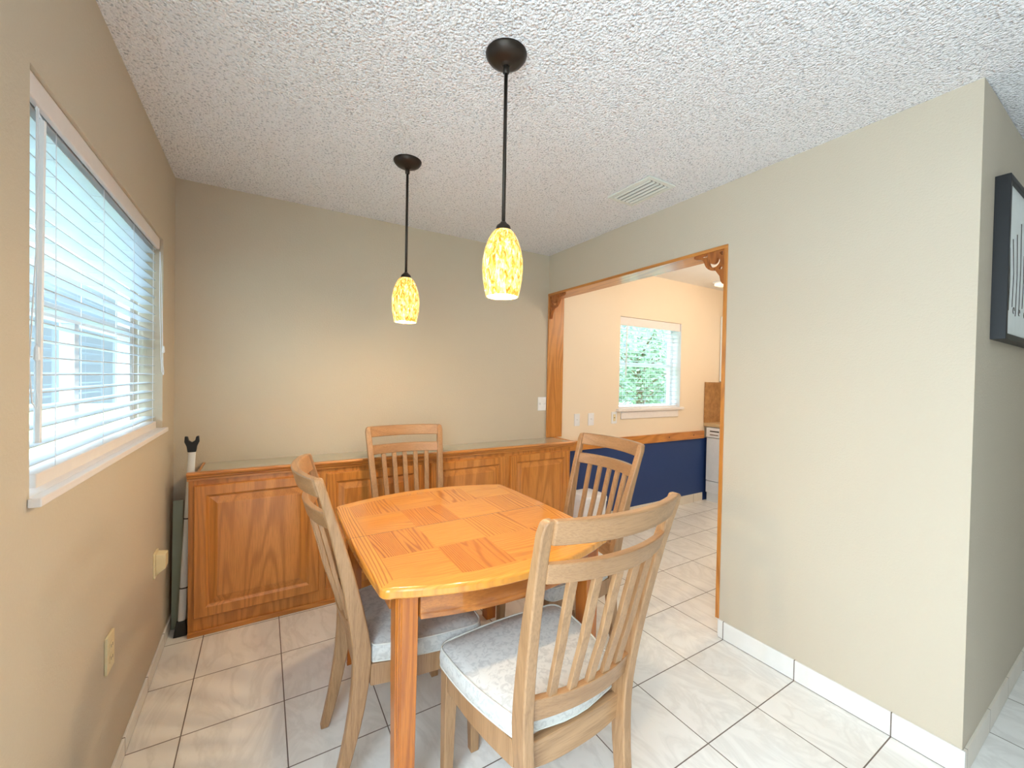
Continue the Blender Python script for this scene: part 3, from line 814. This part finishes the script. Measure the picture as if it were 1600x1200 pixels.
bm = bmesh.new(); sweep(bm, [[(-.030, -.0083, -.048), (.030, -.0083, -.048), (.030, -.0083, .052), (-.030, -.0083, .052)], [(-.030, -.044, -.018), (.030, -.044, -.018), (.030, -.044, .046), (-.030, -.044, .046)]])
obj('plug_block', bm, M['cream'], o, bevel=.003)

# ------------------------------------------------------------------ things in the corner gap
pl = tag(empty('reacher_pole', (-.358, 2.705, 0)), 'white pole with black forked tip and black foot leaning in the corner beside the cabinet', 'pole')
def lean(z): return Vector((.000+.038*z, .045*z, z))
bm = bmesh.new(); secs = []
for z in (.055, .95):
    c = lean(z); hw, hd = .0165, .010
    secs.append([(c.x+hw*math.cos(t), c.y+hd*math.sin(t), z) for t in [2*math.pi*k_/16 for k_ in range(16)]])
sweep(bm, secs); obj('shaft', bm, M['alu'], pl, smooth=False)
bm = bmesh.new(); c = lean(.0); sweep(bm, [[(c.x-.030, c.y-.022, 0), (c.x+.028, c.y-.022, 0), (c.x+.028, c.y+.020, 0), (c.x-.030, c.y+.020, 0)], [(c.x-.018, c.y-.014, .075), (c.x+.022, c.y-.014, .075), (c.x+.022, c.y+.014, .075), (c.x-.018, c.y+.014, .075)]])
obj('foot', bm, M['black'], pl, bevel=.004)
bm = bmesh.new(); c = lean(.95); x, y = c.x, c.y
fork = [(-.018, 0), (.018, 0), (.022, .03), (.032, .055), (.030, .085), (.018, .082), (.014, .062), (0, .052), (-.014, .062), (-.018, .082), (-.030, .085), (-.032, .055), (-.022, .03)]
sweep(bm, [[(x+a, y+d, .951+b) for a, b in fork] for d in (-.012, .012)])
obj('forked_tip', bm, M['black'], pl, bevel=.003)
for z in (.60, .24):
    bm = bmesh.new(); c = lean(z); secs = []
    for zz in (z, z+.006): secs.append([(c.x+.018*math.cos(t), c.y+.0115*math.sin(t), zz) for t in [2*math.pi*k_/16 for k_ in range(16)]])
    sweep(bm, secs); obj('band', bm, M['black'], pl)
bd = obj('leaning_board', B(-.025, .020, -.006, .006, 0, .68), M['sage'], None, loc=(-.385, 2.785, .001), bevel=.002)
bd.rotation_euler = (math.radians(-3), 0, 0)
tag(bd, 'narrow pale sage board standing behind the white pole in the corner', 'board')

# ------------------------------------------------------------------ picture on the hall wall
pc = tag(empty('framed_picture', (2.302, YP+.001, 1.55)), 'black framed white picture cut off by the right edge of the photo', 'picture')
w_, h_, d = .95, .60, .040
bm = bmesh.new(); f = .022
for q in ((0, f, 0, h_), (w_-f, w_, 0, h_), (f, w_-f, 0, f), (f, w_-f, h_-f, h_)): box(bm, q[0], q[1], -d, 0, q[2], q[3])
obj('frame', bm, M['black'], pc, bevel=.002)
obj('canvas', B(f, w_-f, -d*.75, -.004, f, h_-f), plain('white_canvas', (240, 244, 240), .7), pc)
bm = bmesh.new()
random.seed(3)
for k_ in range(14):
    x = .08+.06*k_; z = .10+random.random()*.05; l = .08+random.random()*.28
    tube(bm, [(x, -d*.75-.0012, z), (x+.01, -d*.75-.0012, z+l*.5), (x+random.uniform(-.02, .02), -d*.75-.0012, z+l)], .0012, 4)
for k_ in range(5):
    x = .07+.10*k_; tube(bm, [(x+.012*math.cos(t*.5), -d*.75-.0012, .12+.012*math.sin(t*.5)) for t in range(11)], .001, 4)
obj('ink_drawing', bm, M['dark'], pc)

# ------------------------------------------------------------------ kitchen
rl = struct(obj('trim_2', B(2.24, 4.355, KY-.020, KY-.0003, RZ0, RZ1), M['oakx'], bevel=.003))
for x in (3.74, 4.16):
    bm = bmesh.new(); lathe(bm, [(0, .002), (.007, .0015), (.009, 0)], 12)
    for v_ in bm.verts: v_.co = (x+v_.co.x, KY-.020-v_.co.z, .77+v_.co.y)
    obj('screw_head', bm, M['screw'], rl)
dw = tag(empty('dishwasher', (4.385, 2.28, 0)), 'white dishwasher with control panel at the end of the kitchen counter', 'dishwasher')
obj('cabinet', B(.02, .58, 0, .59, .0, .855), M['appl'], dw)
obj('door', B(-.012, .0195, .004, .586, .245, .735), M['appl'], dw, bevel=.004)
obj('control_panel', B(-.022, .0195, .004, .586, .740, .852), M['appl'], dw, bevel=.006)
part_label(obj('handle_slot', B(-.0235, -.0222, .43, .54, .805, .818), M['dark'], dw), 'dark latch slot')
obj('label_strip', B(-.0235, -.0222, .44, .54, .768, .776), M['screw'], dw)
obj('lower_panel', B(-.008, .0195, .004, .586, .105, .238), M['appl'], dw, bevel=.003)
kc = tag(empty('kitchen_counter', (4.36, .60, .86)), 'beige kitchen counter with brown splashback above the dishwasher', 'countertop')
obj('worktop', B(0, .638, 0, 2.30, 0, .04), plain('tan_laminate', (206, 176, 134), .3), kc, bevel=.006)
part_label(obj('splashback', B(.0, .638, 2.283, 2.300, .0405, .51), M['stone'], kc, bevel=.002), 'brown mottled splashback')
kb = tag(empty('base_cabinet', (4.40, .60, 0)), 'white lower kitchen cabinet hidden past the dishwasher', 'cabinet')
obj('body', B(0, .598, 0, 1.67, .0, .859), M['appl'], kb)
bpy.data.objects.remove(kb.children[0]); bpy.data.objects.remove(kb)
wc = tag(empty('wall_cabinet', (4.66, 2.30, 1.375)), 'white kitchen wall cabinet just showing beside the right jamb', 'cabinet')
obj('body', B(.0, .338, 0, .6, 0, .78), M['appl'], wc, bevel=.002)
obj('door', B(-.019, -.0005, .004, .596, .004, .776), M['appl'], wc, bevel=.003)
fx = tag(empty('ceiling_light', (4.22, 2.30, 2.46)), 'white kitchen ceiling light strip seen at the top right of the opening', 'ceiling light')
obj('housing', B(-.06, .06, -.7, .40, -.02, -.0005), M['appl'], fx, bevel=.004)
part_label(obj('diffuser', B(-.055, .055, -.69, .39, -.050, -.0205), M['tube'], fx, bevel=.012, segs=4), 'lit diffuser')
d = bpy.data.lights.new('kitchen_fill_light', 'POINT'); d.energy = 20; d.color = (1, .86, .70); d.shadow_soft_size = .16  # added unseen light without a fixture, brightens kitchen and its ceiling
o = bpy.data.objects.new('kitchen_fill_light', d); C.objects.link(o); o.location = (3.7, 1.5, 2.12)
bn = tag(empty('waste_bin', (2.338, 2.60, 0)), 'small white bin behind the right chair, beside the cabinet end', 'bin')
def rrect(hx, hy, r, n=5):
    pts = []
    for cx, cy, a0 in ((hx-r, hy-r, 0), (-hx+r, hy-r, 90), (-hx+r, -hy+r, 180), (hx-r, -hy+r, 270)):
        for i in range(n+1): a = math.radians(a0+90*i/n); pts.append((cx+r*math.cos(a), cy+r*math.sin(a)))
    return pts
bm = bmesh.new(); sweep(bm, [[(x, y, z) for x, y in rrect(hx, hx, .03)] for z, hx in ((0, .10), (.37, .12))])
obj('body', bm, M['white'], bn, bevel=.003)
bm = bmesh.new(); sweep(bm, [[(x, y, z) for x, y in rrect(hx, hx, min(.03, hx*.5))] for z, hx in ((.371, .123), (.405, .123), (.425, .110), (.435, .06))])
obj('lid', bm, M['white'], bn, bevel=.003)

# ------------------------------------------------------------------ outdoors
struct(obj('ground', B(-22, 22, -20, 26, -.30, -.12), M['grass']))
struct(obj('patio', B(-5.0, XL-.17, -4, 7, -.119, -.02), M['conc']))
nb = tag(empty('neighbouring_house', (-6.4, 3, -.1)), 'pale house with low eave seen through the left window blind', 'house')
obj('wall', B(-5, 0, -12, 10, -.1, 2.35), M['siding'], nb)
bm = bmesh.new(); sweep(bm, [[(.7, yy, 2.30), (.7, yy, 2.45), (-2.5, yy, 3.5), (-5.6, yy, 2.45), (-5.6, yy, 2.30)] for yy in (-12.5, 10.5)])
obj('roof', bm, M['roof'], nb)
for y in (-4, -.6, 2.4, 5.2):
    wn_ = obj('window', B(.001, .06, y, y+1.2, .7, 1.9), M['vinyl'], nb, bevel=.005)
    obj('pane', B(.061, .065, y+.07, y+.56, .78, 1.82), M['patioglass'], wn_); obj('pane', B(.061, .065, y+.64, y+1.13, .78, 1.82), M['patioglass'], wn_)
fe = tag(empty('picket_fence', (-4.2, -2, -.12)), 'pale picket fence beyond the left window', 'fence')
for z in (.35, 1.15): obj('rail', B(-.04, -.005, 0, 10, z, z+.09), M['greywood'], fe)
s0 = None
for i in range(50):
    if s0 is None:
        bm = bmesh.new(); sweep(bm, [[(x, 0, 0), (x, .11, 0), (x, .11, 1.42), (x, .055, 1.48), (x, 0, 1.42)] for x in (0, .02)]); s0 = o = obj('picket', bm, M['greywood'], fe)
    else: o = s0.copy(); C.objects.link(o); o.parent = fe
    o.location = (0, i*.2, 0)
def tree(x, y, h, rad, label, n=2600, seed=1):
    random.seed(seed)
    r = tag(empty('garden_tree', (x, y, -.12)), label, 'tree', None)
    bm = bmesh.new(); tube(bm, [(0, 0, 0), (.05, .03, h*.35), (-.04, .02, h*.7)], [.09, .07, .03], 8)
    for k_ in range(8):
        a = k_*2.4; z = h*(.3+.05*k_); tube(bm, [(0, 0, z), (rad*.4*math.cos(a), rad*.4*math.sin(a), z+.3), (rad*.8*math.cos(a), rad*.8*math.sin(a), z+.5)], [.03, .02, .01], 5)
    obj('trunk', bm, M['bark'], r)
    bm = bmesh.new()
    for k_ in range(n):
        a = random.uniform(0, 6.283); t = random.random()**.4; ph = math.acos(random.uniform(-1, 1))
        p = Vector((rad*t*math.sin(ph)*math.cos(a), rad*t*math.sin(ph)*math.sin(a), h*.62+h*.38*t*math.cos(ph)))
        d1 = Vector((random.uniform(-1,1), random.uniform(-1,1), random.uniform(-1,1))).normalized(); d2 = d1.orthogonal().normalized(); s_ = random.uniform(.04, .08)
        bm.faces.new([bm.verts.new(p+q) for q in (d1*s_, d2*s_*.5, -d1*s_, -d2*s_*.5)])
    obj('foliage', bm, M['leaf'], r)
tree(7.0, 6.2, 3.0, .95, 'leafy green tree nearest the kitchen window, outdoors', 2600, 1)
tree(10.4, 8.9, 3.6, 1.4, 'tallest leafy tree, farthest off outside the kitchen window', 2600, 2)
tree(8.7, 7.5, 2.6, .80, 'smallest leafy tree outside the kitchen window, between two others', 1800, 3)
GROUPS = {'tree': 'garden trees outside the kitchen window', 'window blind': 'white slatted window blinds', 'bracket': 'oak brackets in the corners of the opening',
          'light switch': 'white wall switches', 'outlet': 'wall outlets'}
for o in C.objects:
    if o.parent is None and 'category' in o:
        if o['category'] in GROUPS: o['group'] = GROUPS[o['category']]
        if o.name.startswith('base_cabinet'): o['group'] = 'oak base cabinets along the back wall'
